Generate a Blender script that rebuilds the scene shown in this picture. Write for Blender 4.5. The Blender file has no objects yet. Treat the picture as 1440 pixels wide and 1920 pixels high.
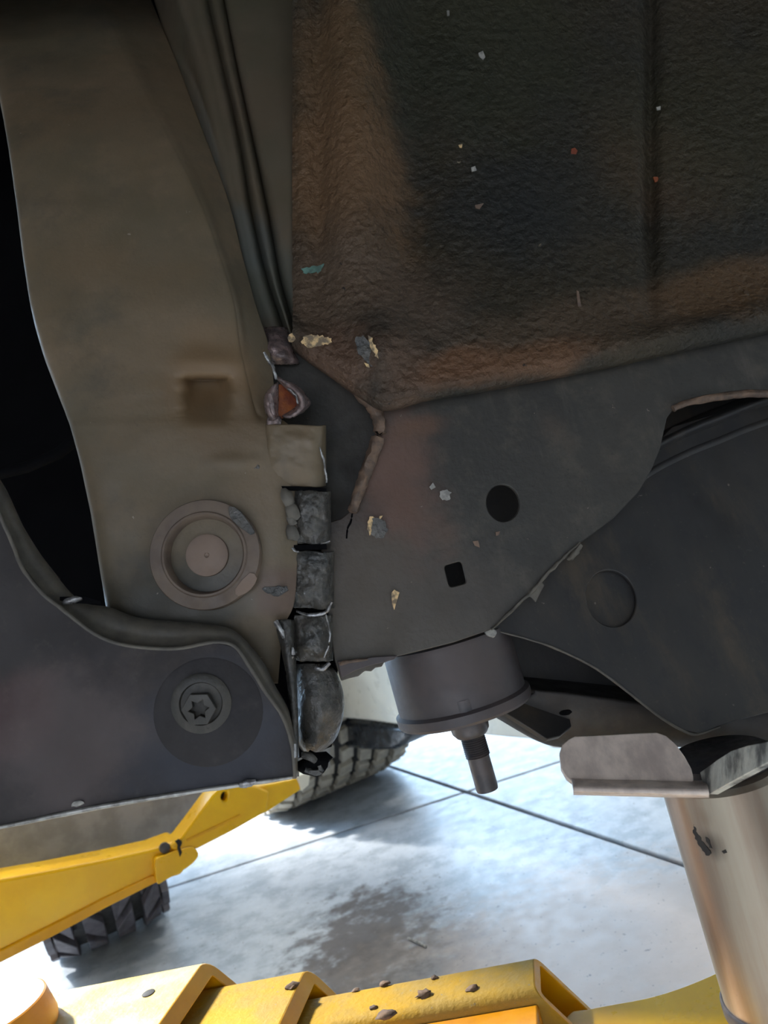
import bpy, bmesh, math, random
from mathutils import Vector, Matrix, noise
random.seed(7)
sc = bpy.context.scene
COL = sc.collection
V = Vector

# ------------------------------------------------------------------ camera
PITCH, ROLL, CH, FPX = math.radians(3.0), math.radians(15.6), 0.68, 1440.0
F = V((0, math.cos(PITCH), math.sin(PITCH)))
U0 = V((0, -math.sin(PITCH), math.cos(PITCH)))
R0 = V((1, 0, 0))
R = math.cos(ROLL) * R0 - math.sin(ROLL) * U0
U = math.sin(ROLL) * R0 + math.cos(ROLL) * U0
C0 = V((0, 0, CH))
cam = bpy.data.cameras.new('camera')
cam.sensor_fit = 'VERTICAL'; cam.sensor_height = 36; cam.sensor_width = 27
cam.lens = FPX / 1920 * 36
cam.clip_start = 0.01
cam.dof.use_dof = True; cam.dof.focus_distance = 0.55; cam.dof.aperture_fstop = 11
co = bpy.data.objects.new('camera', cam); COL.objects.link(co)
m3 = Matrix((R, U, -F)).transposed()
co.matrix_world = Matrix.Translation(C0) @ m3.to_4x4()
sc.camera = co

# ------------------------------------------------------------------ light
sc.view_settings.view_transform = 'Standard'
sc.view_settings.look = 'None'
sc.view_settings.gamma = 1.0
sc.view_settings.use_curve_mapping = False
sc.view_settings.exposure = 0.45
w = bpy.data.worlds.new('sky'); sc.world = w; w.use_nodes = True
w.node_tree.nodes['Background'].inputs[0].default_value = (0.55, 0.72, 1.0, 1)
w.node_tree.nodes['Background'].inputs[1].default_value = 1.2
TOSUN = V((-0.82, 0.57, 0.85)).normalized()
sd = bpy.data.lights.new('sun', 'SUN'); sd.energy = 20.0; sd.angle = math.radians(6); sd.color = (1.0, 0.97, 0.92)
so = bpy.data.objects.new('sun', sd); COL.objects.link(so)
so.rotation_euler = TOSUN.to_track_quat('Z', 'Y').to_euler()
def area(name, loc, aim, sx, sy, power, color):
    l = bpy.data.lights.new(name, 'AREA'); l.shape = 'RECTANGLE'; l.size = sx; l.size_y = sy
    l.energy = power; l.color = color
    o = bpy.data.objects.new(name, l); COL.objects.link(o); o.location = loc
    o.rotation_euler = (-V(aim)).to_track_quat('Z', 'Y').to_euler()
    return o
area('door_daylight', (-3.9, 4.3, 1.7), (1, -0.1, -0.1), 3.4, 2.6, 340, (0.46, 0.70, 1.0))
area('back_door_daylight', (-0.1, 6.6, 1.4), (0, -1, -0.1), 2.6, 2.4, 135, (0.48, 0.72, 1.0))
LAMPS = [(-1.6, 2.6), (1.6, 2.6), (-1.9, -1.4), (1.9, -1.4)]
for lx, ly in LAMPS:
    area('added_lamp_light', (lx, ly, 4.8), (0, 0, -1), 1.2, 0.25, 55, (1.0, 0.93, 0.82))  # added lamps out of view, for ambient light and floor bounce
area('front_fill', (-1.0, -3.8, 0.75), (0.15, 1, 0.0), 3.0, 1.3, 17, (1.0, 0.93, 0.84))  # unseen fill added behind the camera to light the underside

# ------------------------------------------------------------------ helpers
def s(r, g, b):
    f = lambda c: ((c / 255 + 0.055) / 1.055) ** 2.4 if c > 10.3 else c / 255 / 12.92
    return (f(r), f(g), f(b), 1)
def ray(x, y): return F + R * ((x - 720) / FPX) - U * ((y - 960) / FPX)
def P(x, y, d): return C0 + ray(x, y) * d
def Z(x, y, z):
    r = ray(x, y); return C0 + r * ((z - CH) / r.z)
class Pl:                                   # a flat plate's plane, from three measured points of it
    def __init__(self, *q):
        a, b, c = (P(*t) for t in q)
        self.o = a; n = (b - a).cross(c - a).normalized()
        self.n = n if n.dot(F) > 0 else -n
    def at(self, x, y):
        r = ray(x, y); return C0 + r * ((self.o - C0).dot(self.n) / r.dot(self.n))
    def off(self, k):
        p = Pl.__new__(Pl); p.o = self.o + self.n * k; p.n = self.n; return p
class Pz(Pl):                               # a plane from a point and a normal
    def __init__(self, o, n): self.o = V(o); n = V(n).normalized(); self.n = n if n.dot(F) > 0 else -n
def cr(p0, p1, p2, p3, t):
    return 0.5 * ((2 * p1) + (-p0 + p2) * t + (2 * p0 - 5 * p1 + 4 * p2 - p3) * t * t + (-p0 + 3 * p1 - 3 * p2 + p3) * t ** 3)
def spline(pts, n, closed=False):
    pts = [V(p) for p in pts]; out = []; N = len(pts)
    for i in range(N if closed else N - 1):
        g = (lambda k: pts[k % N]) if closed else (lambda k: pts[max(0, min(N - 1, k))])
        for k in range(n): out.append(cr(g(i - 1), g(i), g(i + 1), g(i + 2), k / n))
    if not closed: out.append(pts[-1])
    return out
def finish(name, bm, m, parent=None, smooth=True, bevel=0, angle=40, solid=0, subd=0):
    bmesh.ops.recalc_face_normals(bm, faces=bm.faces)
    me = bpy.data.meshes.new(name); bm.to_mesh(me); bm.free()
    if smooth: me.shade_smooth()
    o = bpy.data.objects.new(name, me); COL.objects.link(o)
    if m: me.materials.append(m)
    if parent is not None:
        o.parent = parent
        if parent.type == 'EMPTY': o.matrix_parent_inverse = Matrix.Translation(-BASE[parent.name])   # parts that are meshes stay at the origin
    if solid:
        q = o.modifiers.new('thickness', 'SOLIDIFY'); q.thickness = solid; q.offset = 0
    if bevel:
        q = o.modifiers.new('bevel', 'BEVEL'); q.width = bevel; q.segments = 2; q.limit_method = 'ANGLE'; q.angle_limit = math.radians(angle)
    if subd:
        q = o.modifiers.new('sub', 'SUBSURF'); q.levels = subd; q.render_levels = subd
    if smooth and not solid:
        try: me.set_sharp_from_angle(angle=math.radians(angle))
        except Exception: pass
    return o
BASE = {}
def thing(name, label, cat, loc, group=None):
    o = bpy.data.objects.new(name, None); COL.objects.link(o); o.location = loc; o.empty_display_size = 0.02
    BASE[o.name] = V(loc); o['label'] = label; o['category'] = cat
    if group: o['group'] = group
    return o
def tag(o, label, cat=None, group=None):
    o['label'] = label
    if cat: o['category'] = cat
    if group: o['group'] = group
    return o
def poly_fill(bm, loops):
    edges = []
    for lp in loops:
        vs = [bm.verts.new(p) for p in lp]
        edges += [bm.edges.new((vs[i], vs[(i + 1) % len(vs)])) for i in range(len(vs))]
    r = bmesh.ops.triangle_fill(bm, use_beauty=True, use_dissolve=False, edges=edges)
    return [f for f in bm.faces]
def sheet(name, pts, plane, th, m, parent=None, holes=(), n=0, bevel=0.0006, rough=0.0, lift=None):
    """plate with a real outline on its plane, extruded away from the viewer by its thickness"""
    def loop(q):
        if n: q = [(v.x, v.y) for v in spline([(a, b, 0) for a, b in q], n, True)]
        out = []
        for x, y in q:
            if rough: x += random.uniform(-rough, rough); y += random.uniform(-rough, rough)
            out.append(plane.at(x, y))
        return out
    bm = bmesh.new()
    fs = poly_fill(bm, [loop(pts)] + [[plane.at(x, y) for x, y in h] for h in holes])
    for f in fs:
        f.normal_update()
        if f.normal.dot(plane.n) > 0: f.normal_flip()
    r = bmesh.ops.extrude_face_region(bm, geom=fs)
    for e in r['geom']:
        if isinstance(e, bmesh.types.BMVert): e.co += plane.n * th
    return finish(name, bm, m, parent, True, bevel)
def ell(cx, cy, rx, ry, n=28, a=0):
    ca, sa = math.cos(a), math.sin(a)
    return [(cx + rx * math.cos(t) * ca - ry * math.sin(t) * sa, cy + rx * math.cos(t) * sa + ry * math.sin(t) * ca)
            for t in (2 * math.pi * k / n for k in range(n))]
def rrect(q, r=0.25, k=4):                      # a quad with rounded corners
    out = []; N = len(q)
    for i in range(N):
        a, b, c = V((*q[i - 1], 0)), V((*q[i], 0)), V((*q[(i + 1) % N], 0))
        p, e = b.lerp(a, r), b.lerp(c, r)
        for j in range(k + 1):
            t = j / k; v = p * (1 - t) ** 2 + b * 2 * t * (1 - t) + e * t * t; out.append((v.x, v.y))
    return out
def loft(name, rows, m, parent=None, nu=6, nv=6, solid=0.0015, dfun=None, amp=0.0, freq=60.0, angle=60, closed=False):
    """pressed sheet through rows of measured points (x, y, depth)"""
    R1 = [spline(r, nu) for r in rows]
    cols = [spline([r[i] for r in R1], nv) for i in range(len(R1[0]))]
    W, H = len(cols), len(cols[0])
    bm = bmesh.new(); g = []
    for i in range(W):
        c = []
        for j in range(H):
            x, y, d = cols[i][j]
            if dfun: d += dfun(x, y)
            p = P(x, y, d)
            if amp: p = p + F * (amp * noise.fractal(p * freq, 0.8, 2.0, 4))
            c.append(bm.verts.new(p))
        g.append(c)
    for i in range(W - 1):
        for j in range(H - 1): bm.faces.new((g[i][j], g[i + 1][j], g[i + 1][j + 1], g[i][j + 1]))
    return finish(name, bm, m, parent, True, 0, angle, solid)
def frame_of(d, up=None):
    d = d.normalized(); a = up if up is not None else (V((0, 0, 1)) if abs(d.z) < 0.9 else V((1, 0, 0)))
    x = d.cross(a).normalized(); return x, x.cross(d).normalized()
def tube_bm(bm, pts, radii, seg=12, cap=True, flat=1.0):
    rings = []; pts = [V(p) for p in pts]
    for i, p in enumerate(pts):
        d = pts[min(i + 1, len(pts) - 1)] - pts[max(i - 1, 0)]
        x, y = frame_of(d); r = radii[i] if isinstance(radii, (list, tuple)) else radii
        rings.append([bm.verts.new(p + x * (r * math.cos(a)) + y * (r * flat * math.sin(a))) for a in (2 * math.pi * k / seg for k in range(seg))])
    for a, b in zip(rings, rings[1:]):
        for k in range(seg): bm.faces.new((a[k], a[(k + 1) % seg], b[(k + 1) % seg], b[k]))
    if cap: bm.faces.new(rings[0]); bm.faces.new(rings[-1][::-1])
def tube(name, pts, radii, m, parent=None, seg=12, cap=True, amp=0, freq=80, angle=50):
    bm = bmesh.new(); tube_bm(bm, pts, radii, seg, cap)
    if amp:
        for v in bm.verts: v.co += noise.noise_vector(v.co * freq) * amp
    return finish(name, bm, m, parent, True, 0, angle)
def lathe(name, prof, c, ax, m, parent=None, seg=40, angle=35, close=True):
    """turned part: prof = (radius, height along ax)"""
    c = V(c); ax = V(ax).normalized(); x, y = frame_of(ax); bm = bmesh.new(); rings = []
    for r, h in prof:
        if r < 1e-6: rings.append([bm.verts.new(c + ax * h)]); continue
        rings.append([bm.verts.new(c + ax * h + x * (r * math.cos(a)) + y * (r * math.sin(a))) for a in (2 * math.pi * k / seg for k in range(seg))])
    for a, b in zip(rings, rings[1:]):
        for k in range(seg):
            l = (k + 1) % seg
            if len(a) == 1: bm.faces.new((a[0], b[l], b[k]))
            elif len(b) == 1: bm.faces.new((a[k], a[l], b[0]))
            else: bm.faces.new((a[k], a[l], b[l], b[k]))
    return finish(name, bm, m, parent, True, 0, angle)
def box_bm(bm, o, ex, ey, ez):                  # a block from a corner and three edge vectors
    o, ex, ey, ez = V(o), V(ex), V(ey), V(ez)
    q = [bm.verts.new(o + ex * i + ey * j + ez * k) for k in (0, 1) for j in (0, 1) for i in (0, 1)]
    for f in ((0, 1, 3, 2), (4, 6, 7, 5), (0, 4, 5, 1), (2, 3, 7, 6), (0, 2, 6, 4), (1, 5, 7, 3)): bm.faces.new([q[k] for k in f])
def blob(name, c, r, m, parent=None, squash=(1, 1, 1), amp=0.35, freq=2.2, seed=0, sub=2):
    bm = bmesh.new(); bmesh.ops.create_icosphere(bm, subdivisions=sub, radius=1)
    for v in bm.verts:
        k = 1 + amp * noise.noise(v.co * freq + V((seed * 3.1, seed, 0)))
        q = v.co * k; v.co = V(c) + V((q.x * squash[0], q.y * squash[1], q.z * squash[2])) * r
    return finish(name, bm, m, parent, True, 0, 80)

# ------------------------------------------------------------------ materials
def mk(name, c1, c2=None, rough=0.6, nscale=18, mixr=(0.35, 0.65), metal=0.0, bump=0.0, bscale=220, bdist=0.001, spots=(), specks=None, spec=0.5, detail=6, stretch=None, scratch=0, rvar=0.12, coat=0, dust=()):
    m = bpy.data.materials.new(name); m.use_nodes = True
    nt = m.node_tree; N = nt.nodes; L = nt.links; b = N['Principled BSDF']
    tc = N.new('ShaderNodeTexCoord').outputs['Object']
    src = tc
    if stretch:
        mp = N.new('ShaderNodeMapping'); mp.inputs['Scale'].default_value = stretch[:3]
        if len(stretch) > 3: mp.inputs['Rotation'].default_value = stretch[3]
        L.new(tc, mp.inputs[0]); src = mp.outputs[0]
    def nz(scale, det=6, v=None, ro=0.6):
        t = N.new('ShaderNodeTexNoise'); t.inputs['Scale'].default_value = scale; t.inputs['Detail'].default_value = det; t.inputs['Roughness'].default_value = ro
        L.new(v or src, t.inputs['Vector']); return t
    def mr(sock, a, c, lo=0.0, hi=1.0):
        t = N.new('ShaderNodeMapRange'); t.interpolation_type = 'SMOOTHSTEP'
        for k, q in zip((1, 2, 3, 4), (a, c, lo, hi)): t.inputs[k].default_value = q
        L.new(sock, t.inputs[0]); return t.outputs[0]
    def mix(fac, a, c):
        t = N.new('ShaderNodeMix'); t.data_type = 'RGBA'
        L.new(fac, t.inputs[0])
        if isinstance(a, tuple): t.inputs[6].default_value = a
        else: L.new(a, t.inputs[6])
        if isinstance(c, tuple): t.inputs[7].default_value = c
        else: L.new(c, t.inputs[7])
        return t.outputs[2]
    n1 = nz(nscale, detail)
    colr = c1
    if c2: colr = mix(mr(n1.outputs[0], *mixr), c1, c2)
    for ds in dust:                          # (scale, lo, hi, colour, strength[, stretch])
        dv = tc
        if len(ds) > 5:
            mp2 = N.new('ShaderNodeMapping'); mp2.inputs['Scale'].default_value = ds[5][:3]
            if len(ds[5]) > 3: mp2.inputs['Rotation'].default_value = ds[5][3]
            L.new(tc, mp2.inputs[0]); dv = mp2.outputs[0]
        colr = mix(mr(nz(ds[0], 8, dv, 0.68).outputs[0], ds[1], ds[2], 0.0, ds[4]), colr, ds[3])
    if spots:
        wob = nz(28, 5)
        wob2 = N.new('ShaderNodeVectorMath'); wob2.operation = 'SUBTRACT'; L.new(wob.outputs[1], wob2.inputs[0]); wob2.inputs[1].default_value = (0.5, 0.5, 0.5)
    for sp in spots:                         # colour spot, mostly a stain: (centre, (rx, ry, rz) in metres, colour, strength, wobble)
        ctr, rad, cc, st = sp[:4]; wb = sp[4] if len(sp) > 4 else 0.4
        v1 = N.new('ShaderNodeVectorMath'); v1.operation = 'SUBTRACT'; L.new(tc, v1.inputs[0]); v1.inputs[1].default_value = ctr
        if len(sp) > 5:
            rt = N.new('ShaderNodeVectorRotate'); rt.rotation_type = 'AXIS_ANGLE'; rt.inputs['Axis'].default_value = sp[5]; rt.inputs['Angle'].default_value = sp[6]
            L.new(v1.outputs[0], rt.inputs['Vector']); v1 = rt
        v2 = N.new('ShaderNodeVectorMath'); v2.operation = 'DIVIDE'; L.new(v1.outputs[0], v2.inputs[0]); v2.inputs[1].default_value = rad
        v3 = N.new('ShaderNodeVectorMath'); v3.operation = 'MULTIPLY_ADD'; L.new(wob2.outputs[0], v3.inputs[0]); v3.inputs[1].default_value = (wb * 3,) * 3; L.new(v2.outputs[0], v3.inputs[2])
        ln = N.new('ShaderNodeVectorMath'); ln.operation = 'LENGTH'; L.new(v3.outputs[0], ln.inputs[0])
        colr = mix(mr(ln.outputs['Value'], 1.25, 0.45, 0.0, st), colr, cc)
    if specks:                                # (scale, threshold, colour)
        for sk in (specks if isinstance(specks, list) else [specks]):
            n2 = nz(sk[0], 3, tc); colr = mix(mr(n2.outputs[0], sk[1], sk[1] + 0.04), colr, sk[2])
    if isinstance(colr, tuple): b.inputs['Base Color'].default_value = colr
    else: L.new(colr, b.inputs['Base Color'])
    b.inputs['Metallic'].default_value = metal
    b.inputs['Specular IOR Level'].default_value = spec
    n3 = nz(nscale * 2.3, 5)
    L.new(mr(n3.outputs[0], 0.3, 0.7, max(0.03, rough - rvar), min(1, rough + rvar)), b.inputs['Roughness'])
    if coat: b.inputs['Coat Weight'].default_value = coat; b.inputs['Coat Roughness'].default_value = 0.15
    if bump or scratch:
        bp = N.new('ShaderNodeBump'); bp.inputs['Strength'].default_value = bump or scratch; bp.inputs['Distance'].default_value = bdist
        n4 = nz(bscale, 4, src, 0.55); L.new(n4.outputs[0], bp.inputs['Height']); L.new(bp.outputs[0], b.inputs['Normal'])
    return m
def sp(x, y, d, rx, c, st=1.0, wb=0.4, ry=None, rz=None):
    return (tuple(P(x, y, d)), (rx, ry or rx, rz or rx), c, st, wb)

RUST = s(112, 70, 42); DUST = s(122, 100, 78); BLK = s(24, 24, 26)
M = {}
M['olive'] = mk('olive_frame_paint', s(118, 101, 79), s(104, 93, 74), 0.55, 9, bump=0.2, bscale=420, bdist=0.0008, dust=[(30, .5, .75, s(132, 112, 90), .5), (14, .5, .7, s(84, 78, 66), .6), (220, .6, .75, s(80, 74, 64), .5)],
                spots=[sp(390, 740, .52, .035, s(118, 92, 62), .8, .3), sp(430, 810, .52, .03, s(110, 92, 70), .7), sp(400, 660, .52, .03, s(128, 104, 76), .45),
                       sp(330, 1180, .5, .06, s(52, 54, 50), .8), sp(530, 1110, .5, .02, s(96, 74, 66), .6)],
                specks=(140, .735, s(150, 140, 126)))
M['grime'] = mk('oily_grey_metal', s(58, 58, 56), s(84, 80, 74), 0.36, 60, bump=0.7, bscale=240, bdist=0.002, dust=[(120, .52, .7, s(112, 108, 104), .6, (1, .6, 1, (.6, .4, .2)))], specks=(230, .70, s(150, 150, 150)))
M['plug'] = mk('dusty_plug', s(116, 100, 86), s(98, 84, 74), 0.6, 40, bump=0.1, bscale=400, bdist=0.0004)
M['plug_face'] = mk('dusty_plug_face', s(138, 118, 104), s(128, 110, 98), 0.7, 40)
M['under'] = mk('dark_undercoat', s(62, 55, 42), s(50, 48, 42), 0.62, 7, (0.35, 0.65), bump=1.0, bscale=150, bdist=0.0042, spec=0.35, detail=8,
                spots=[sp(640, 150, .6, .045, s(106, 82, 58), .9, .3, rz=.14), sp(640, 380, .6, .05, s(114, 87, 62), .9, .3, rz=.1), sp(650, 560, .58, .06, s(100, 82, 66), .9, .35),
                       sp(780, 640, .58, .06, s(96, 80, 66), .75), sp(1340, 560, .6, .09, s(104, 80, 56), .85, .3, rz=.03), sp(1050, 640, .58, .1, s(92, 76, 60), .8, .35, rz=.03),
                       sp(1250, 330, .64, .06, s(84, 66, 48), .5), sp(900, 60, .64, .12, s(52, 54, 38), .6), sp(1360, 200, .64, .1, s(62, 58, 42), .7),
                       sp(930, 450, .63, .07, s(38, 40, 40), .7), sp(640, 690, .545, .035, s(104, 80, 64), .9), sp(740, 700, .54, .03, s(100, 78, 62), .8), sp(860, 690, .537, .04, s(118, 84, 60), .8, .35, rz=.015), sp(1010, 675, .545, .05, s(116, 84, 60), .8, .35, rz=.015)],
                specks=[(170, .72, s(28, 28, 28)), (120, .755, s(140, 128, 108))])
M['rib'] = mk('painted_rib_panel', s(98, 86, 70), s(88, 82, 66), 0.6, 8, bump=0.1, bscale=300, bdist=0.0006, spots=[sp(500, 540, .59, .04, s(88, 92, 84), .7), sp(455, 450, .59, .03, s(84, 90, 88), .6)])
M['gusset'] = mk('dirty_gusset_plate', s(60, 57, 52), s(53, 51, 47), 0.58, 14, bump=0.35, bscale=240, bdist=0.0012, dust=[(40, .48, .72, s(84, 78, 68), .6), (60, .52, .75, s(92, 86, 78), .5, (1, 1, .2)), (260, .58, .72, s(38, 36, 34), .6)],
                 spots=[sp(730, 880, .52, .045, s(104, 78, 66), .9, .35, rz=.08), sp(790, 790, .52, .035, s(104, 76, 58), .9, .3, rz=.012), sp(690, 1080, .52, .04, s(84, 72, 62), .8),
                        sp(650, 950, .52, .03, s(62, 54, 48), .8), sp(640, 820, .52, .03, s(46, 44, 40), .8), sp(1060, 800, .54, .02, s(88, 74, 62), .5), sp(720, 1190, .52, .07, s(86, 79, 70), .75), sp(860, 1150, .525, .05, s(78, 72, 66), .6)],  # last two spots also paint the brighter light at the lower left
                 specks=(150, .735, s(128, 118, 104)))
M['web'] = mk('web_grime', s(60, 56, 50), s(46, 44, 40), 0.6, 30, bump=0.4, bscale=200, bdist=0.001, specks=(140, .72, s(84, 66, 54)))
M['dark'] = mk('dark_frame_steel', s(56, 53, 50), s(46, 45, 45), 0.5, 16, bump=0.15, bscale=220, bdist=0.0012, specks=(120, .73, s(112, 104, 94)), stretch=(1, 1, .4), dust=[(26, .48, .72, s(88, 76, 60), .6, (1, 1, .22)), (50, .5, .75, s(38, 38, 42), .6), (240, .6, .72, s(96, 90, 80), .35)])
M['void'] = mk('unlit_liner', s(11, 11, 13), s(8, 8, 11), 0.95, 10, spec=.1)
M['shade'] = mk('dark_crossmember_paint', s(46, 41, 38), s(38, 36, 35), 0.6, 20, bump=.2, bscale=220, dust=[(50, .5, .75, s(64, 56, 50), .6)])
M['skirt'] = mk('charcoal_skirt', s(57, 53, 52), s(49, 46, 47), 0.6, 10, bump=0.2, bscale=300, bdist=0.0008, spec=.22, dust=[(22, .5, .72, s(76, 68, 64), .55), (70, .55, .75, s(84, 78, 72), .5), (240, .6, .72, s(44, 42, 46), .5)],
                spots=[sp(20, 1350, .45, .03, s(104, 74, 74), .3), sp(130, 1400, .45, .05, s(96, 86, 84), .6), sp(400, 1400, .45, .05, s(62, 64, 72), .7)], specks=(110, .745, s(128, 124, 120)))
M['skirt2'] = mk('charcoal_dish', s(53, 50, 50), s(46, 44, 46), 0.6, 30, spec=.22, bump=.2, bscale=240, dust=[(60, .5, .75, s(78, 72, 70), .4)])
M['flange'] = mk('dusty_flange_edge', s(102, 96, 86), s(82, 78, 72), 0.6, 60, bump=0.3, bscale=200, bdist=0.001, specks=(160, .72, s(140, 122, 100)))
M['edge'] = mk('scraped_steel_edge', s(176, 174, 168), s(120, 116, 110), 0.4, 90, metal=0.5)
M['bright'] = mk('scraped_bright_metal', s(168, 168, 168), s(104, 100, 98), 0.35, 160, metal=0.6, bump=0.3, bscale=300)
M['tornpink'] = mk('torn_pinkish_steel', s(140, 120, 116), s(100, 88, 86), 0.35, 140, metal=0.3, bump=0.6, bscale=300, bdist=0.0015)
M['rusty'] = mk('orange_rust', s(168, 92, 38), s(120, 56, 34), 0.5, 90, bump=0.4, bscale=300)
M['cream'] = mk('exposed_cream_primer', s(224, 190, 138), s(120, 104, 84), 0.7, 190, (.42, .62), bump=0.3, bscale=400)
M['greychip'] = mk('pale_chip', s(168, 164, 156), s(120, 118, 114), 0.6, 200)
M['bead'] = mk('seam_sealer', s(122, 98, 80), s(88, 74, 64), 0.6, 120, bump=0.6, bscale=260, bdist=0.0012)
M['teal'] = mk('teal_paint_mark', s(92, 132, 120), s(66, 92, 82), 0.6, 160)
M['mount'] = mk('body_mount_paint', s(84, 74, 72), s(72, 66, 67), 0.5, 20, bump=0.12, bscale=260, bdist=0.0006)
M['stud'] = mk('stud_steel', s(92, 84, 82), s(72, 70, 72), 0.45, 60, metal=0.35)
M['saddle'] = mk('worn_saddle_steel', s(222, 204, 190), s(180, 164, 154), 0.5, 55, metal=0.1, bump=0.45, bscale=160, bdist=0.001, stretch=(1, 1, .25, (0.3, 0.9, 0)), specks=(190, .71, s(200, 196, 188)))
M['saddle2'] = mk('ribbed_saddle_steel', s(196, 194, 184), s(96, 96, 94), 0.5, 70, (.42, .6), metal=0.3, bump=0.7, bscale=120, bdist=0.0015, stretch=(1, 1, .18, (0, .5, 0)))
M['post'] = mk('zinc_plated_post', s(172, 160, 142), s(146, 122, 104), 0.4, 34, metal=0.6, bump=0.08, bscale=180, bdist=0.0006, stretch=(1, 1, .06), rvar=.08,
               spots=[sp(1325, 1590, .465, .012, s(70, 60, 54), .9, .7), sp(1310, 1540, .465, .01, s(120, 96, 70), .7, .6)], specks=(90, .75, s(74, 64, 54)))
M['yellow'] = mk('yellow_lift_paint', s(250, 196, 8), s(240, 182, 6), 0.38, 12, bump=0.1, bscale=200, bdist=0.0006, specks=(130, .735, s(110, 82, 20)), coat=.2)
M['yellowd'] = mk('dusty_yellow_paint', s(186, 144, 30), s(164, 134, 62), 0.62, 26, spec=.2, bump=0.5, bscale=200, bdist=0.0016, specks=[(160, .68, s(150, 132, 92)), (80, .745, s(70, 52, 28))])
M['yellowp'] = mk('glare_dusty_yellow', s(226, 206, 150), s(214, 184, 104), 0.5, 22, bump=0.5, bscale=200, bdist=0.0014, spec=.3, specks=[(120, .72, s(120, 104, 70))])  # paler copy of the arm yellow: dust plus sun glare put into the colour
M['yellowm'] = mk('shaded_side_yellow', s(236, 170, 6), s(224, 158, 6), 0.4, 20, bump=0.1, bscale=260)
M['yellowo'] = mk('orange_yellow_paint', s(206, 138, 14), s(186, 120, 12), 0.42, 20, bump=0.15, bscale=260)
M['black'] = mk('black_hole', s(30, 26, 22), None, 0.7, 30)
M['clod'] = mk('mud', s(120, 96, 76), s(84, 68, 56), 0.9, 140, bump=0.6, bscale=300)
M['sill'] = mk('grey_sill', s(158, 156, 154), s(136, 134, 132), 0.7, 26, bump=0.25, bscale=180, bdist=0.001, specks=(70, .73, s(70, 70, 74)))
M['pale'] = mk('pale_body_paint', s(236, 230, 212), s(228, 222, 206), 0.35, 12, coat=.3)
M['trim'] = mk('black_gloss_trim', s(40, 44, 50), s(30, 32, 36), 0.22, 20)
M['rubber'] = mk('tyre_rubber', s(40, 40, 42), s(50, 49, 48), 0.7, 40)
M['block'] = mk('dusty_tread_rubber', s(176, 168, 152), s(150, 144, 132), 0.75, 30)
M['block2'] = mk('dark_tread_rubber', s(92, 88, 94), s(72, 68, 74), 0.6, 30)
M['concrete'] = mk('polished_concrete', s(182, 188, 195), s(154, 161, 168), 0.45, 14, (.4, .62), bump=0.08, bscale=60, bdist=0.0015, spec=0.5, detail=12, rvar=.06,
                   spots=[(tuple(Z(690, 1745, 0)), (.14, .19, 1), s(84, 74, 68), .85, .9), (tuple(Z(650, 1820, 0)), (.15, .11, 1), s(88, 80, 74), .85, .9), (tuple(Z(780, 1810, 0)), (.2, .16, 1), s(118, 110, 104), .75, 1.0),
                          (tuple(Z(1150, 1760, 0)), (.35, .3, 1), s(178, 160, 146), .8, .4)],
                   specks=[(90, .66, s(116, 112, 110)), (150, .68, s(96, 92, 90))], dust=[(30, .5, .7, s(206, 210, 214), .5), (110, .52, .7, s(214, 216, 218), .35), (60, .55, .75, s(132, 136, 140), .5)])
M['joint'] = mk('joint_filler', s(96, 94, 92), None, 0.9)
M['wall'] = mk('painted_wall', s(200, 200, 196), s(188, 188, 184), 0.8, 3)
M['ceil'] = mk('ceiling_paint', s(196, 194, 190), None, 0.9)
M['lampglow'] = bpy.data.materials.new('lamp_diffuser'); M['lampglow'].use_nodes = True
_b = M['lampglow'].node_tree.nodes['Principled BSDF']; _b.inputs['Emission Color'].default_value = (1, .95, .86, 1); _b.inputs['Emission Strength'].default_value = 3

# ------------------------------------------------------------------ setting
RX0, RX1, RY0, RY1, RZ = -4.0, 4.5, -4.0, 6.7, 5.0
def struct(name, bm, m):
    o = finish(name, bm, m, None, False); o['kind'] = 'structure'; return o
bm = bmesh.new(); box_bm(bm, (RX0, RY0, -.2), (RX1 - RX0, 0, 0), (0, RY1 - RY0, 0), (0, 0, .19)); floor = struct('floor', bm, M['joint'])
jb0, jb1 = Z(1280, 1620, 0), Z(860, 1480, 0); e1 = (jb1 - jb0).normalized()
ja0, ja1 = Z(330, 1660, 0), Z(640, 1560, 0); e2 = (ja1 - ja0).normalized()
det = e1.x * e2.y - e1.y * e2.x
q = ja0 - jb0; o0 = jb0 + e1 * ((q.x * e2.y - q.y * e2.x) / det)       # where the two joints cross
def clip(poly, f):
    out = []
    for i in range(len(poly)):
        a, b = poly[i], poly[(i + 1) % len(poly)]; fa, fb = f(a), f(b)
        if fa >= 0: out.append(a)
        if fa * fb < 0: out.append(a.lerp(b, fa / (fa - fb)))
    return out
G, SL = 0.006, 2.9
for i in range(-4, 4):
    for j in range(-4, 4):
        c = [o0 + e1 * (SL * i + G * (1 if a == 0 else 0) + (SL - G if a else 0)) + e2 * (SL * j + G * (1 if b == 0 else 0) + (SL - G if b else 0)) for a, b in ((0, 0), (1, 0), (1, 1), (0, 1))]
        for f in (lambda v: v.x - RX0, lambda v: RX1 - v.x, lambda v: v.y - RY0, lambda v: RY1 - v.y): c = clip(c, f) if c else c
        if len(c) < 3: continue
        bm = bmesh.new(); lo = [bm.verts.new((v.x, v.y, -.01)) for v in c]; hi = [bm.verts.new((v.x, v.y, 0)) for v in c]
        bm.faces.new(hi); bm.faces.new(lo[::-1])
        for k in range(len(c)): bm.faces.new((lo[k], lo[(k + 1) % len(c)], hi[(k + 1) % len(c)], hi[k]))
        o = finish('slab', bm, M['concrete'], floor, False, 0.003)
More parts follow.
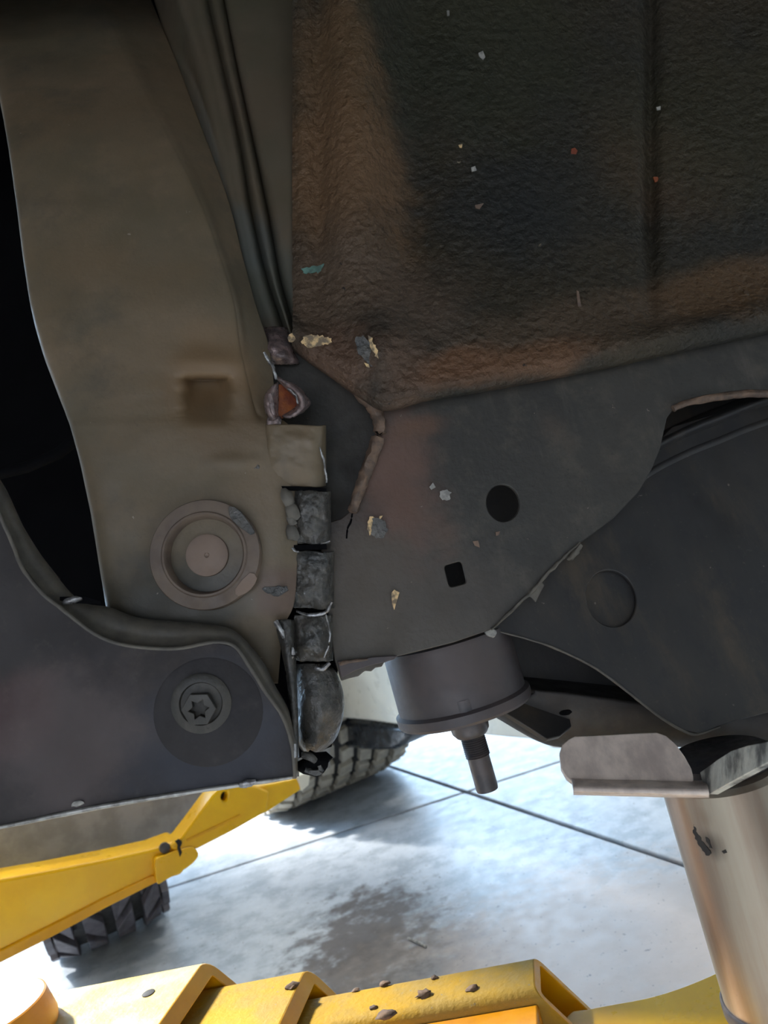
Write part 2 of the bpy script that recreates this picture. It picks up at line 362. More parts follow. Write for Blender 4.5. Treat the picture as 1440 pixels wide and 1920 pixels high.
def wall_with(name, x0, x1, fixed, axis, openings, t):
    us = sorted({x0, x1, *[a for o in openings for a in o[:2]]}); zs = sorted({0, RZ, *[a for o in openings for a in o[2:]]})
    bm = bmesh.new()
    for a, b in zip(us, us[1:]):
        for c, d in zip(zs, zs[1:]):
            if any(o[0] <= a and b <= o[1] and o[2] <= c and d <= o[3] for o in openings): continue
            if axis == 'x': box_bm(bm, (fixed, a, c), (t, 0, 0), (0, b - a, 0), (0, 0, d - c))
            else: box_bm(bm, (a, fixed, c), (b - a, 0, 0), (0, t, 0), (0, 0, d - c))
    return struct(name, bm, M['wall'])
OPEN_L = [(4.62, 6.0, 0.0, 4.2), (3.45, 3.95, 1.0, 3.25), (2.5, 3.36, 3.8, 4.7)]   # unseen door and windows, shaped to throw the sun patches
wall_with('wall_left', RY0 - .15, RY1 + .15, RX0 - .15, 'x', OPEN_L, .15)
wall_with('wall_back', RX0, RX1, RY1, 'y', [(-1.5, 1.3, 0.0, 2.8)], .15)
wall_with('wall_right', RY0 - .15, RY1 + .15, RX1, 'x', [], .15)
wall_with('wall_front', RX0, RX1, RY0 - .15, 'y', [(-2.5, .5, 0.0, 2.5)], .15)  # opening added along with the front fill
bm = bmesh.new(); box_bm(bm, (RX0 - .15, RY0 - .15, RZ), (RX1 - RX0 + .3, 0, 0), (0, RY1 - RY0 + .3, 0), (0, 0, .12)); struct('ceiling', bm, M['ceil'])
for k, (lx, ly) in enumerate(LAMPS):
    t = thing('added_ceiling_lamp', 'added long ceiling lamp out of view, ' + ['left of the pair ahead', 'right of the pair ahead', 'left of the pair behind', 'right of the pair behind'][k], 'lamp', (lx, ly, RZ), 'added ceiling lamps')
    bm = bmesh.new(); box_bm(bm, (lx - .64, ly - .15, RZ - .1), (1.28, 0, 0), (0, .3, 0), (0, 0, .1)); finish('housing', bm, M['ceil'], t, False)
    bm = bmesh.new(); box_bm(bm, (lx - .6, ly - .12, RZ - .13), (1.2, 0, 0), (0, .24, 0), (0, 0, .03)); finish('diffuser', bm, M['lampglow'], t, False)

# ------------------------------------------------------------------ the lifted vehicle
car = thing('lifted_vehicle', 'dirty vehicle underbody raised on the yellow lift, cut open at a torn weld seam', 'car', (0.0, .55, .5))

# floor pan with thick undercoat
lipx = [549, 572, 620, 680, 725, 800, 900, 1000, 1120, 1250, 1380, 1520, 1960]
lipy = [652, 672, 705, 748, 768, 750, 733, 715, 692, 664, 636, 606, 512]
dl = [.553, .549, .543, .536, .530, .532, .537, .542, .550, .558, .566, .575, .60]
topd = [.655, .65, .645, .64, .655, .675, .69, .70, .705, .71, .70, .69, .70]
def pan_d(x, y):
    g = lambda cx, w: math.exp(-((x - cx) / w) ** 2)
    fade = max(0, min(1, (640 - y) / 200))
    d = .008 * g(600, 20) - .010 * g(655, 45) + .012 * g(770, 50) - .002 * g(1000, 90) + .014 * g(1218, 16)
    return d * fade - .012 * math.exp(-((x - 705) / 48) ** 2 - ((y - 650) / 55) ** 2)
rows = []
for yy, k in ((-420, -.35), (-160, 0), (60, .2), (230, .4), (380, .58), (500, .74)):
    rows.append([(x, yy, topd[i] * (1 - k) + dl[i] * k) for i, x in enumerate(lipx)])
rows.append([(x, min(590, ly - 75), dl[i] * .9 + topd[i] * .1) for i, (x, ly) in enumerate(zip(lipx, lipy))])
rows.append([(x, ly - 42, dl[i] - .006) for i, (x, ly) in enumerate(zip(lipx, lipy))])
rows.append([(x, ly - 14, dl[i] - .005) for i, (x, ly) in enumerate(zip(lipx, lipy))])
rows.append([(x, ly, dl[i] + .006) for i, (x, ly) in enumerate(zip(lipx, lipy))])
rows.append([(x, ly - 4, dl[i] + .05) for i, (x, ly) in enumerate(zip(lipx, lipy))])
pan = loft('floor_pan', rows, M['under'], car, 34, 34, .002, pan_d, .00085, 230, 180)
tag(pan, 'dark brown pebbled undercoat on the floor pan')

# ribbed closing panel between frame rail and floor pan
def rib_row(y, l, g1, g2, r, d):
    return [(l - 48, y, d + .06), (l - 18, y, d + .03), (l, y, d - .002), ((l + g1) / 2, y, d - .004), (g1 - 9, y, d - .002), (g1, y, d + .012), (g1 + 9, y, d),
            ((g1 + g2) / 2, y, d - .003), (g2 - 8, y, d), (g2, y, d + .013), (g2 + 10, y, d - .001), ((g2 + r) / 2 + 4, y, d - .003), (r, y, d + .002), (r + 30, y, d + .02)]
rows = [rib_row(-100, 306, 366, 402, 552, .70), rib_row(100, 368, 412, 440, 556, .652), rib_row(250, 402, 446, 472, 556, .618), rib_row(400, 434, 472, 503, 560, .597), rib_row(520, 458, 500, 525, 576, .586), rib_row(600, 482, 526, 548, 590, .58), rib_row(632, 492, 536, 556, 596, .578)]
tag(loft('rib_panel', rows, M['rib'], car, 5, 8, .0015), 'smooth olive brown panel with two long pressed grooves')

# frame rail
def rail_d(x, y):
    u = (x - 388) / 47; tp = max(0, min(1, (y - 702) / 9)); bt = max(0, min(1, (806 - y) / 86))
    pocket = .021 * max(0, 1 - u ** 4) * tp * tp * (3 - 2 * tp) * bt * bt * (3 - 2 * bt)
    return pocket - .003 * math.exp(-((x - 400) / 70) ** 2 - ((y - 680) / 22) ** 2) - .0015 * math.exp(-((x - 440) / 40) ** 2 - ((y - 866) / 12) ** 2)
def rail_row(y, l, b, sm, d, rb=.05, side=.03):
    w_ = b - l
    return [(l + 6, y, d + rb), (l - 1, y, d + .012), (l + 14, y, d), (l + w_ * .3, y, d - .002), (l + w_ * .62, y, d - .002), (b - 22, y, d - .001), (b, y, d + .002), ((b * .65 + sm * .35), y, d + side * .45), (sm, y, d + side)]
rows = [rail_row(-120, -120, 120, 236, .86), rail_row(0, -60, 190, 282, .735), rail_row(120, -12, 248, 332, .655), rail_row(250, 16, 314, 380, .588), rail_row(370, 34, 372, 424, .560), rail_row(480, 48, 412, 452, .545), rail_row(570, 62, 438, 476, .533, .05, .026),
        rail_row(650, 82, 450, 502, .527, .05, .02), rail_row(720, 107, 466, 512, .522, .05, .012), rail_row(775, 128, 480, 512, .518, .05, .006)]
def low_row(y, l, r, d):
    w_ = r - l
    return [(l + 6, y, d + .05), (l - 1, y, d + .012), (l + 14, y, d), (l + w_ * .3, y, d - .002), (l + w_ * .6, y, d - .002), (l + w_ * .8, y, d - .001), (l + w_ * .9, y, d), (l + w_ * .96, y, d + .002), (r, y, d + .004)]
rows += [low_row(806, 139, 545, .515), low_row(870, 156, 556, .511), low_row(960, 175, 556, .506), low_row(1050, 190, 556, .502), low_row(1130, 203, 550, .499), low_row(1180, 212, 530, .50), low_row(1280, 235, 520, .506)]
rail = loft('frame_rail', rows, M['olive'], car, 12, 16, .003, rail_d, .0004, 40)
tag(rail, 'olive grey boxed frame rail with a round plug near its lower end')
railp = Pl((300, 900, .509), (500, 900, .509), (400, 1120, .4985))
# round stepped plug
pc = railp.at(391, 1042); pn = -railp.n
pr = .0356
plug = lathe('rail_plug', [(pr, -.012), (pr, .0018), (pr * .985, .0028), (pr * .86, .0034), (pr * .78, .0034), (pr * .755, .0046), (pr * .72, .0048), (pr * .69, .003), (pr * .66, -.006), (pr * .58, -.0085), (pr * .46, -.007), (pr * .43, -.006), (pr * .41, -.0075), (pr * .395, -.0065)], pc + pn * .0085, pn, M['plug'], car, 56, 30)
tag(plug, 'brown stepped round plug')
lathe('plug_face', [(pr * .395, -.0065), (pr * .385, -.0035), (pr * .36, -.003), (pr * .05, -.003), (pr * .03, -.0042), (0, -.0046)], pc + pn * .0085, pn, M['plug_face'], plug, 48, 30)
sheet('plug_scuff', [(430, 950), (452, 960), (480, 996), (470, 1002), (446, 985), (428, 968)], railp.off(-.0125), .0008, M['grime'], plug, n=2, rough=2)
sheet('plug_scuff', [(468, 1073), (482, 1084), (470, 1105), (448, 1118), (440, 1105)], railp.off(-.0125), .0008, M['plug_face'], plug, n=2)
sheet('scraped_ridge', [(370, 1139), (400, 1135), (432, 1136), (430, 1143), (395, 1146)], railp.off(-.002), .002, M['grime'], rail, n=2, rough=1)
for pts in ([(400, 858), (430, 852), (462, 857), (486, 872), (480, 879), (450, 880), (415, 872)], [(492, 1102), (515, 1098), (536, 1100), (540, 1108), (520, 1118), (500, 1112)]):
    sheet('scraped_patch', pts, railp.off(-.0022), .002, M['grime'], rail, n=3, rough=2)

# folded weld tabs along the cut seam
def tab(y0, y1, xl, xr, d, m, bulge=.004, amp=.0019):
    rows = []
    for k in range(5):
        t = k / 4; y = y0 + (y1 - y0) * t; e = bulge * (1 - (2 * t - 1) ** 4)
        rows.append([(xl, y, d + .004), (xl + 10, y, d - e * .4), ((xl + xr) / 2, y, d - e), (xr - 14, y + 2, d - e * .5), (xr, y + 3 * math.sin(t * 3), d + .008), (xr + 2, y, d + .03)])
    return loft('weld_tab', rows, m, car, 9, 9, .002, None, amp, 150)
tab(797, 911, 500, 607, .511, M['olive'], .003, .0007); 
tag(tab(921, 1019, 552, 616, .508, M['grime']), 'scraped grey tab between two cut slots')
tab(1034, 1140, 552, 622, .506, M['grime']); tab(1153, 1238, 554, 620, .503, M['grime'], .007)
slotp = Pl((500, 900, .514), (640, 900, .515), (560, 1200, .506))
for pts in ([(515, 911), (560, 912), (612, 916), (612, 921), (560, 920), (516, 919)], [(549, 1022), (612, 1020), (613, 1030), (552, 1032)]):
    sheet('cut_slot', pts, slotp.off(-.006), .002, M['void'], car, bevel=0)
def wire(name, pts, d, r, m, parent=car, amp=.0008, sub=4):
    p3 = [P(x, y, d if not callable(d) else d(x, y)) for x, y in [(v.x, v.y) for v in spline([(a, b, 0) for a, b in pts], sub)]]
    n = len(p3); r *= .72 if m is M['bright'] else 1; rr = [r * (.45 + .55 * math.sin(math.pi * min(max((k + .6) / n, .08), .92)) ** .5) for k in range(n)]
    return tube(name, p3, rr, m, parent, 8, True, amp, 300)
for pts, d, r in (([(600, 840), (609, 872), (612, 905)], .509, .0012), ([(600, 1019), (611, 1017), (619, 1013)], .503, .0013), ([(548, 1027), (552, 1032), (560, 1035)], .501, .0012), ([(556, 1146), (580, 1153), (606, 1150), (615, 1143), (622, 1128)], .497, .0017),
                  ([(611, 1152), (617, 1180), (617, 1210), (606, 1232)], .497, .0011), ([(590, 1252), (604, 1255), (618, 1243)], .496, .0022), ([(516, 1164), (526, 1180), (532, 1196)], .492, .0024), ([(549, 1214), (550, 1226), (546, 1236)], .49, .0016), ([(553, 1395), (554, 1420)], .44, .0012)):
    tag(wire('bare_metal_edge', pts, d, r, M['bright']), 'shiny torn metal edge')
for x, y, r in ((539, 934, .006), (548, 960, .006), (548, 1000, .0055), (546, 975, .004), (488, 1187, .004), (496, 1190, .003), (508, 792, .0042), (519, 790, .004)):
    blob('weld_bead', P(x, y, .503 if y > 900 else .512), r, M['tornpink'] if y < 900 else M['flange'], car, (.7, .35, 1.1), .6, 2, x * .1, 2)
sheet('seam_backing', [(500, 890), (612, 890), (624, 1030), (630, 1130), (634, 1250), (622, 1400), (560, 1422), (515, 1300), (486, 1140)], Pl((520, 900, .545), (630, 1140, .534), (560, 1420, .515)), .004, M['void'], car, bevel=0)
# lower crushed tube end
rows = []
for y, l, r_, d in ((1246, 558, 612, .503), (1258, 556, 626, .499), (1285, 556, 638, .495), (1320, 556, 643, .493), (1355, 557, 638, .494), (1385, 560, 626, .497), (1405, 566, 604, .502), (1411, 574, 590, .508)):
    w_ = r_ - l
    rows.append([(l, y, d + .016), (l + w_ * .15, y, d + .004), (l + w_ * .45, y, d), (l + w_ * .75, y, d + .005), (l + w_ * .94, y, d + .014), (r_, y, d + .026), (r_ - 4, y, d + .05)])
tag(loft('crushed_tube_end', rows, M['grime'], car, 6, 5, .002, None, .002, 70), 'dark crushed rounded tube end')
rows = [[(x0, y, d + .006), (x0 + (x1 - x0) * .3, y, d), (x0 + (x1 - x0) * .7, y, d + .001), (x1, y, d + .012)] for y, x0, x1, d in ((1162, 514, 552, .497), (1200, 526, 552, .493), (1260, 538, 553, .488), (1330, 546, 556, .484), (1420, 551, 558, .48))]
tag(loft('torn_strip', rows, M['grime'], car, 4, 6, .002, None, .0012, 120), 'narrow torn strip of grey sheet metal')
blob('torn_scrap', P(588, 1432, .485), .010, M['void'], car, (1.1, .6, .7), .6, 2.4, 3); wire('torn_scrap', [(566, 1416), (580, 1418), (592, 1428)], .48, .0026, M['grime'])
wire('torn_scrap', [(572, 1442), (590, 1448), (601, 1446), (600, 1436)], .48, .002, M['grime'])

# torn pocket in the seam
tp = Pl((500, 700, .512), (580, 700, .522), (540, 790, .514))
tag(sheet('torn_pocket', [(522, 720), (540, 728), (556, 742), (560, 760), (548, 776), (526, 784), (518, 770)], tp.off(.004), .004, M['rusty'], car, n=2), 'rusty orange inner face')
rows = [[(503, 735, .512), (512, 724, .508), (521, 716, .512)], [(497, 752, .511), (506, 748, .505), (520, 745, .514)], [(500, 772, .511), (507, 770, .505), (520, 772, .515)], [(508, 788, .512), (514, 786, .508), (521, 786, .515)]]
loft('torn_lip', rows, M['tornpink'], car, 5, 5, .002, None, .002, 160)
rows = [[(518, 706, .516), (528, 712, .510), (548, 720, .518)], [(536, 726, .516), (548, 726, .508), (564, 732, .520)], [(556, 746, .516), (564, 744, .508), (578, 750, .522)], [(558, 762, .516), (566, 764, .509), (580, 758, .522)], [(530, 782, .516), (546, 782, .510), (566, 772, .52)]]
loft('torn_lip', rows, M['tornpink'], car, 5, 5, .002, None, .0018, 160)
wire('bare_metal_edge', [(494, 660), (504, 676), (514, 694), (519, 712)], .509, .0016, M['bright'])
wire('bare_metal_edge', [(541, 728), (554, 742), (559, 758)], .507, .0011, M['bright'])
wire('bare_metal_edge', [(506, 738), (510, 760), (514, 778)], .503, .0016, M['tornpink'])
rows = [[(x - 14, y, d + .01), (x, y, d), (x + 16, y, d - .003), (x + 34, y, d + .002), (x + 42, y, d + .016)] for x, y, d in ((500, 615, .572), (500, 632, .556), (504, 650, .546), (512, 668, .545), (522, 682, .552))]
loft('crumpled_rib_end', rows, M['tornpink'], car, 5, 5, .002, None, .003, 120)

# gusset plate with round and square holes
gp = Pl((640, 1200, .515), (1240, 800, .565), (700, 760, .545))
outl = [(690, 690), (720, 690), (1000, 650), (1250, 600), (1520, 540), (1960, 440), (1960, 640), (1520, 728), (1440, 736), (1380, 739), (1320, 746), (1285, 757), (1262, 768), (1251, 784), (1245, 810), (1238, 842), (1222, 880), (1198, 922), (1150, 972), (1086, 1020), (1058, 1046), (1030, 1072), (985, 1121), (950, 1154), (920, 1181), (850, 1205), (790, 1220), (745, 1231), (724, 1236), (716, 1250), (704, 1252), (696, 1259), (684, 1258), (672, 1268), (655, 1272), (640, 1277), (628, 1240), (616, 1160), (600, 1010), (598, 985), (640, 972), (657, 958), (668, 925), (680, 892), (696, 850), (706, 802), (703, 776), (694, 752)]
hole1 = ell(943, 943, 31, 35, 32, -.2)
hole2 = rrect([(832, 1061), (866, 1051), (876, 1093), (843, 1102)], .2)
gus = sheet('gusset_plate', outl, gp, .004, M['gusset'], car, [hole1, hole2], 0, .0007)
tag(gus, 'dirty dark plate with one round and one square hole, edge cut ragged at lower left')
tag(sheet('recessed_web', [(512, 690), (520, 640), (560, 640), (720, 680), (740, 800), (700, 960), (660, 1010), (590, 1010), (560, 850), (512, 810)], gp.off(.013), .004, M['web'], gus), 'dark recessed web left of the sealer ridge')
def gd(x, y): return (gp.at(x, y) - C0).dot(F)
wire('plate_lip', [(1262, 766), (1300, 752), (1350, 744), (1400, 738), (1445, 738), (1520, 731), (1740, 688), (1960, 643)], lambda x, y: gd(x, y) - .002, .0032, M['bead'], gus, .0008)
wire('bare_metal_edge', [(1088, 1018), (1060, 1042), (1030, 1072), (1000, 1106), (960, 1144), (922, 1180)], lambda x, y: gd(x, y) - .001, .0013, M['flange'], gus, .001)
sheet('torn_flap', [(1002, 1098), (1016, 1090), (1022, 1098), (1014, 1112), (1006, 1130), (998, 1120), (986, 1116)], gp.off(-.001), .002, M['flange'], gus, rough=1)
wire('bare_metal_edge', [(1090, 1022), (1078, 1038), (1064, 1050)], lambda x, y: gd(x, y) - .002, .002, M['flange'], gus, .0012)
tag(wire('seam_sealer_bead', [(640, 700), (674, 740), (696, 760), (709, 784), (711, 812), (700, 852), (684, 892), (672, 925), (661, 960)], lambda x, y: gd(x, y) - .003, .0048, M['bead'], gus, .0016), 'brown ridge of old seam sealer with a hairline crack below')
wire('crack', [(661, 962), (658, 978), (652, 990), (650, 1010)], lambda x, y: gd(x, y) - .0002, .0007, M['void'], gus, .0003)
# plate lip flange along bottom edge + folded under edge
sheet('folded_edge', [(632, 1240), (660, 1238), (700, 1232), (745, 1228), (740, 1236), (722, 1243), (706, 1246), (690, 1250), (668, 1256), (640, 1272)], gp.off(-.004), .003, M['mount'], gus, rough=1)
wire('bare_metal_edge', [(636, 1246), (655, 1240), (690, 1236)], lambda x, y: gd(x, y) - .006, .0012, M['bead'], gus)

# reinforcement plate behind the gusset
rp = Pl((920, 1180, .55), (1440, 1300, .535), (1300, 860, .60))
outl = [(900, 1150), (960, 1100), (1100, 980), (1200, 860), (1260, 800), (1530, 720), (1960, 600), (1960, 1210), (1440, 1336), (1385, 1350), (1350, 1362), (1325, 1373), (1308, 1376), (1285, 1371), (1240, 1345), (1182, 1300), (1120, 1254), (1060, 1223), (1000, 1200), (950, 1188), (918, 1180)]
rpl = sheet('reinforcement_plate', outl, rp, .004, M['dark'], car, [ell(1146, 1122, 46, 54, 36, -.35)], 0, .0008)
tag(rpl, 'broad dark plate with a large shallow round recess, behind the gusset')
sheet('recess_disc', ell(1146, 1124, 60, 68, 30), rp.off(.006), .003, M['dark'], rpl)
def rd(x, y): return (rp.at(x, y) - C0).dot(F)
rows = [[(x, y + k, rd(x, y) + dd) for x, y in ((1190, 890), (1230, 862), (1290, 832), (1350, 808), (1420, 780), (1560, 736), (1960, 612))] for k, dd in ((-44, .05), (-34, .012), (-26, -.004), (-14, .004), (-4, .012), (4, .006), (16, -.003), (36, -.001))]
loft('pressed_fold', rows, M['dark'], rpl, 6, 5, .002)
sheet('weld_nub', ell(921, 1185, 11, 8, 12, .2), rp.off(-.012), .01, M['greychip'], rpl, n=0, bevel=.001, rough=1)
wire('plate_rim', [(922, 1181), (1000, 1201), (1060, 1224), (1120, 1255), (1182, 1301), (1240, 1346), (1285, 1372), (1308, 1377), (1350, 1363)], lambda x, y: rd(x, y) - .0005, .0010, M['flange'], rpl, .0003)

# inner closing wall, deep inside the frame
ip = Pl((600, 700, .64), (1500, 700, .68), (800, 1240, .63))
sheet('inner_frame_wall', [(560, 640), (1980, 440), (1980, 1290), (1440, 1390), (1280, 1392), (1060, 1372), (940, 1330), (900, 1270), (760, 1215), (650, 1225), (590, 900)], ip, .01, M['dark'], car)
cross = Pl((930, 1330, .62), (1440, 1380, .60), (1180, 1220, .62))
rows = [[(960, 1240, .70), (985, 1290, .60), (1000, 1300, .585), (930, 1332, .60), (935, 1345, .64)], [(1040, 1250, .70), (1060, 1298, .60), (1070, 1310, .585), (1026, 1384, .60), (1030, 1392, .64)], [(1130, 1260, .70), (1140, 1308, .60), (1150, 1320, .584), (1110, 1388, .598), (1112, 1394, .64)],
        [(1250, 1280, .69), (1260, 1320, .60), (1270, 1335, .583), (1270, 1391, .595), (1270, 1396, .64)], [(1400, 1290, .68), (1400, 1320, .60), (1410, 1340, .58), (1420, 1388, .59), (1420, 1392, .64)], [(1560, 1280, .68), (1560, 1310, .60), (1570, 1330, .58), (1580, 1380, .59), (1580, 1386, .64)], [(1980, 1180, .68), (1980, 1210, .60), (1990, 1230, .58), (2000, 1275, .59), (2000, 1282, .64)]]
cm = loft('crossmember', rows, M['shade'], car, 7, 6, .003)
tag(cm, 'dusky rounded crossmember under the dark plate')
blob('drain_hole', P(1064, 1331, .587), .008, M['void'], cm, (1, .3, .5), .05)
tri = Pl((930, 1330, .575), (1060, 1376, .575), (1020, 1300, .6))
sheet('crossmember_gusset', [(935, 1328), (990, 1290), (1060, 1310), (1072, 1362), (1050, 1380), (1026, 1386)], tri, .004, M['dark'], cm)

# body mount can with its stud
cc = P(868, 1318, .575); ax = V((0, 0, 1)); rC = .0485
can = lathe('body_mount_can', [(rC, -.002), (rC * 1.0, .002), (rC, .047), (rC * .985, .05), (rC * .9, .0505), (rC * .85, .045), (0, .045)], cc, ax, M['mount'], car, 56)
tag(can, 'dusky round body mount can hanging below the gusset')
lathe('can_flange', [(0, -.0065), (rC * .5, -.0065), (rC * 1.03, -.006), (rC * 1.06, -.004), (rC * 1.06, .002), (rC, .004)], cc, ax, M['mount'], can, 56)
sc_ = P(874, 1338, .54)
stud = lathe('mount_stud', [(.0, .012), (.014, .012), (.014, -.006), (.0132, -.012), (.011, -.015), (.0095, -.016)], sc_, ax, M['stud'], can, 24)
prof = []
for k in range(11): prof += [(.0088, -.015 - k * .0015), (.0078, -.0157 - k * .0015)]
lathe('thread', prof, sc_, ax, M['stud'], stud, 20, 20)
lathe('stud_shank', [(.0078, -.029), (.0079, -.053), (.0076, -.0545), (.0, -.0548)], sc_, ax, M['stud'], stud, 24)

# black void sheet at left, bulkhead, and unseen light blockers overhead
vp = Pl((0, 300, .98), (300, 300, .97), (100, 1000, .74))
sheet('dark_void_sheet', [(-420, -300), (420, -300), (420, 500), (420, 1150), (240, 1230), (-420, 1100)], vp, .01, M['void'], car)  # black sheet stands in for the unlit void beside the rail
tube('brake_pipe', [P(x, y, .66) for x, y in ((-80, 905), (-10, 890), (50, 876), (110, 850), (170, 800))], .005, M['void'], car, 10)
blob('liner_clip', P(72, 1095, .56), .016, M['skirt'], car, (1, .5, .8), .25, 1.5, 4)
bm = bmesh.new(); box_bm(bm, (-1.15, -1.0, 1.19), (2.5, 0, 0), (0, 1.46, 0), (0, 0, .05)); finish('overhead_light_block', bm, M['void'], car, False)  # added out of view to block ceiling light and darken the rail top
bm = bmesh.new(); box_bm(bm, (-1.15, .46, 1.19), (2.5, 0, 0), (0, .03, 0), (0, 0, .4)); finish('light_block_step', bm, M['void'], car, False)
bm = bmesh.new(); box_bm(bm, (-1.15, .46, 1.59), (2.5, 0, 0), (0, .74, 0), (0, 0, .05)); finish('overhead_light_block', bm, M['void'], car, False)
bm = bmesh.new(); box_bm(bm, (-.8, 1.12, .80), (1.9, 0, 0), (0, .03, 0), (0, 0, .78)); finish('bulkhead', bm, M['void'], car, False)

# charcoal rocker skirt, lower left
kp = Pl((0, 1300, .45), (540, 1300, .462), (250, 1500, .452))
top = [(-80, 850), (-20, 930), (10, 990), (40, 1060), (80, 1112), (130, 1152), (190, 1196), (250, 1212), (330, 1216), (400, 1204), (440, 1212), (468, 1250), (500, 1300), (530, 1345), (548, 1400), (553, 1455)]
bot = [(540, 1461), (440, 1472), (330, 1488), (220, 1506), (120, 1525), (40, 1542), (-80, 1566)]
skirt = sheet('rocker_skirt', top + bot, kp, .003, M['skirt'], car, [], 0, .0009)
tag(skirt, 'charcoal skirt plate with a recessed bolt and a pale lower edge')
kd = lambda x, y: (kp.at(x, y) - C0).dot(F)
up = [(-80, 800), (0, 905), (34, 975), (66, 1030), (104, 1082), (150, 1130), (205, 1142), (255, 1160), (330, 1168), (395, 1174), (440, 1186), (486, 1236), (515, 1290), (538, 1332), (552, 1390), (556, 1452)]
rows = [[(a, b, kd(a, b) - .001), (a * .85 + c * .15 - 2, b * .85 + d * .15 + 6, kd(a, b) + .006), (a * .6 + c * .4, b * .6 + d * .4 + 3, kd(a, b) + .012), (a * .25 + c * .75, b * .25 + d * .75, kd(a, b) + .016), (c, d, kd(a, b) + .026), (c + 2, d + 4, kd(a, b) + .045)] for (a, b), (c, d) in zip(top, up)]
tag(loft('skirt_flange', rows, M['flange'], skirt, 5, 5, .002, None, .0012, 60), 'dusty rolled upper flange of the skirt')
wire('bare_metal_edge', [(548, 1458), (440, 1473), (330, 1489), (220, 1507), (120, 1526), (40, 1543), (-80, 1567)], lambda x, y: kd(x, y) - .0005, .0016, M['edge'], skirt, .0004)
blob('paint_chip', P(145, 1507, .449), .0026, M['greychip'], skirt, (1.4, .3, .6), .6, 3)
blob('paint_chip', P(463, 1470, .455), .0032, M['bright'], skirt, (1.5, .4, .7), .6, 3, 5)
blob('bare_metal_chip', P(134, 1126, .462), .0035, M['bright'], skirt, (1.8, .4, .6), .4, 3)
sheet('flange_slot', [(112, 1119), (160, 1118), (190, 1128), (188, 1133), (140, 1131), (112, 1126)], kp.off(.006), .001, M['void'], skirt, bevel=0)
kn = -kp.n; bc = kp.at(391, 1335)
dish = lathe('bolt_dish', [(.0325, 0), (.0315, .0005), (.0, .0006)], bc - kn * .0001, kn, M['skirt2'], skirt, 44, 60)
bc = kp.at(378, 1318)
bolt = lathe('bolt_washer', [(.0178, 0), (.0178, .0016), (.0165, .0024), (.0128, .003), (.0120, .0012), (.0098, .0012), (.0, .0012)], bc, kn, M['gusset'], skirt, 40)
x_, y_ = frame_of(kn); bm = bmesh.new(); bb = kp.at(376, 1326) + kn * .002
hx = [bb + x_ * (.0102 * math.cos(a)) + y_ * (.0102 * math.sin(a)) for a in (math.pi / 3 * k + .25 for k in range(6))]
st = [bb + x_ * (rr * math.cos(a)) + y_ * (rr * math.sin(a)) for k in range(12) for a, rr in ((math.pi / 6 * k + .1, .0062 if k % 2 == 0 else .0036),)]
vo = [bm.verts.new(p) for p in hx]; vt = [bm.verts.new(p + kn * .005) for p in hx]
vs = [bm.verts.new(p + kn * .005) for p in st]; vb = [bm.verts.new(p) for p in st]
for k in range(6): bm.faces.new((vo[k], vo[(k + 1) % 6], vt[(k + 1) % 6], vt[k]))
for k in range(12): bm.faces.new((vs[k], vs[(k + 1) % 12], vb[(k + 1) % 12], vb[k]))
bm.faces.new(vb)
ed = [bm.edges.get((vt[k], vt[(k + 1) % 6])) for k in range(6)] + [bm.edges.get((vs[k], vs[(k + 1) % 12])) for k in range(12)]
bmesh.ops.triangle_fill(bm, use_beauty=True, edges=ed)
tag(finish('bolt_head', bm, M['gusset'], skirt, False, .0004), 'hexagonal bolt head with a star socket')

# grey sill of the same vehicle, resting on the far arm
zs = Pz(Z(100, 1640, .39) + V((0, .10, 0)), V((-.16, 1, 0)))
zs = Pl((0, 1648, 1.16), (420, 1480, 1.30), (0, 1500, 1.16))
sill = sheet('sill_panel', [(-160, 1480), (620, 1380), (620, 1440), (560, 1466), (470, 1486), (400, 1540), (300, 1604), (150, 1640), (-160, 1700)], zs, .05, M['sill'], car, bevel=.003)
tag(sill, 'matt grey sill panel showing above the left yellow arm')

# chips, stains and marks on the underside
def jag(pts):
    out = []
    for (a, b), (c, d) in zip(pts, pts[1:] + pts[:1]):
        ln = math.hypot(c - a, d - b); k = max(1, int(ln / 4))
        for i in range(k): out.append((a + (c - a) * i / k + random.uniform(-1.6, 1.6), b + (d - b) * i / k + random.uniform(-1.6, 1.6)))
    return out
def chip(pts, d, m, lab, n=2, th=.0012, name='paint_chip', par=None):
    if n: pts, n = jag(pts), 0
    o = sheet(name, pts, Pl((pts[0][0], pts[0][1], d), (pts[0][0] + 60, pts[0][1], d + .001), (pts[0][0], pts[0][1] + 60, d)), th, m, par or car, n=n, bevel=0, rough=1.2)
    if lab: tag(o, lab)
    return o
def hit(parent, x, y):                       # depth of a built surface seen along a ray, so a mark sits on it
    dg = bpy.context.evaluated_depsgraph_get()
    ok, loc, *_ = parent.ray_cast(parent.matrix_world.inverted() @ C0, (parent.matrix_world.inverted().to_3x3() @ ray(x, y)).normalized(), depsgraph=dg)
    return ((parent.matrix_world @ loc) - C0).dot(F) - .002 if ok else .56
bpy.context.view_layer.update()
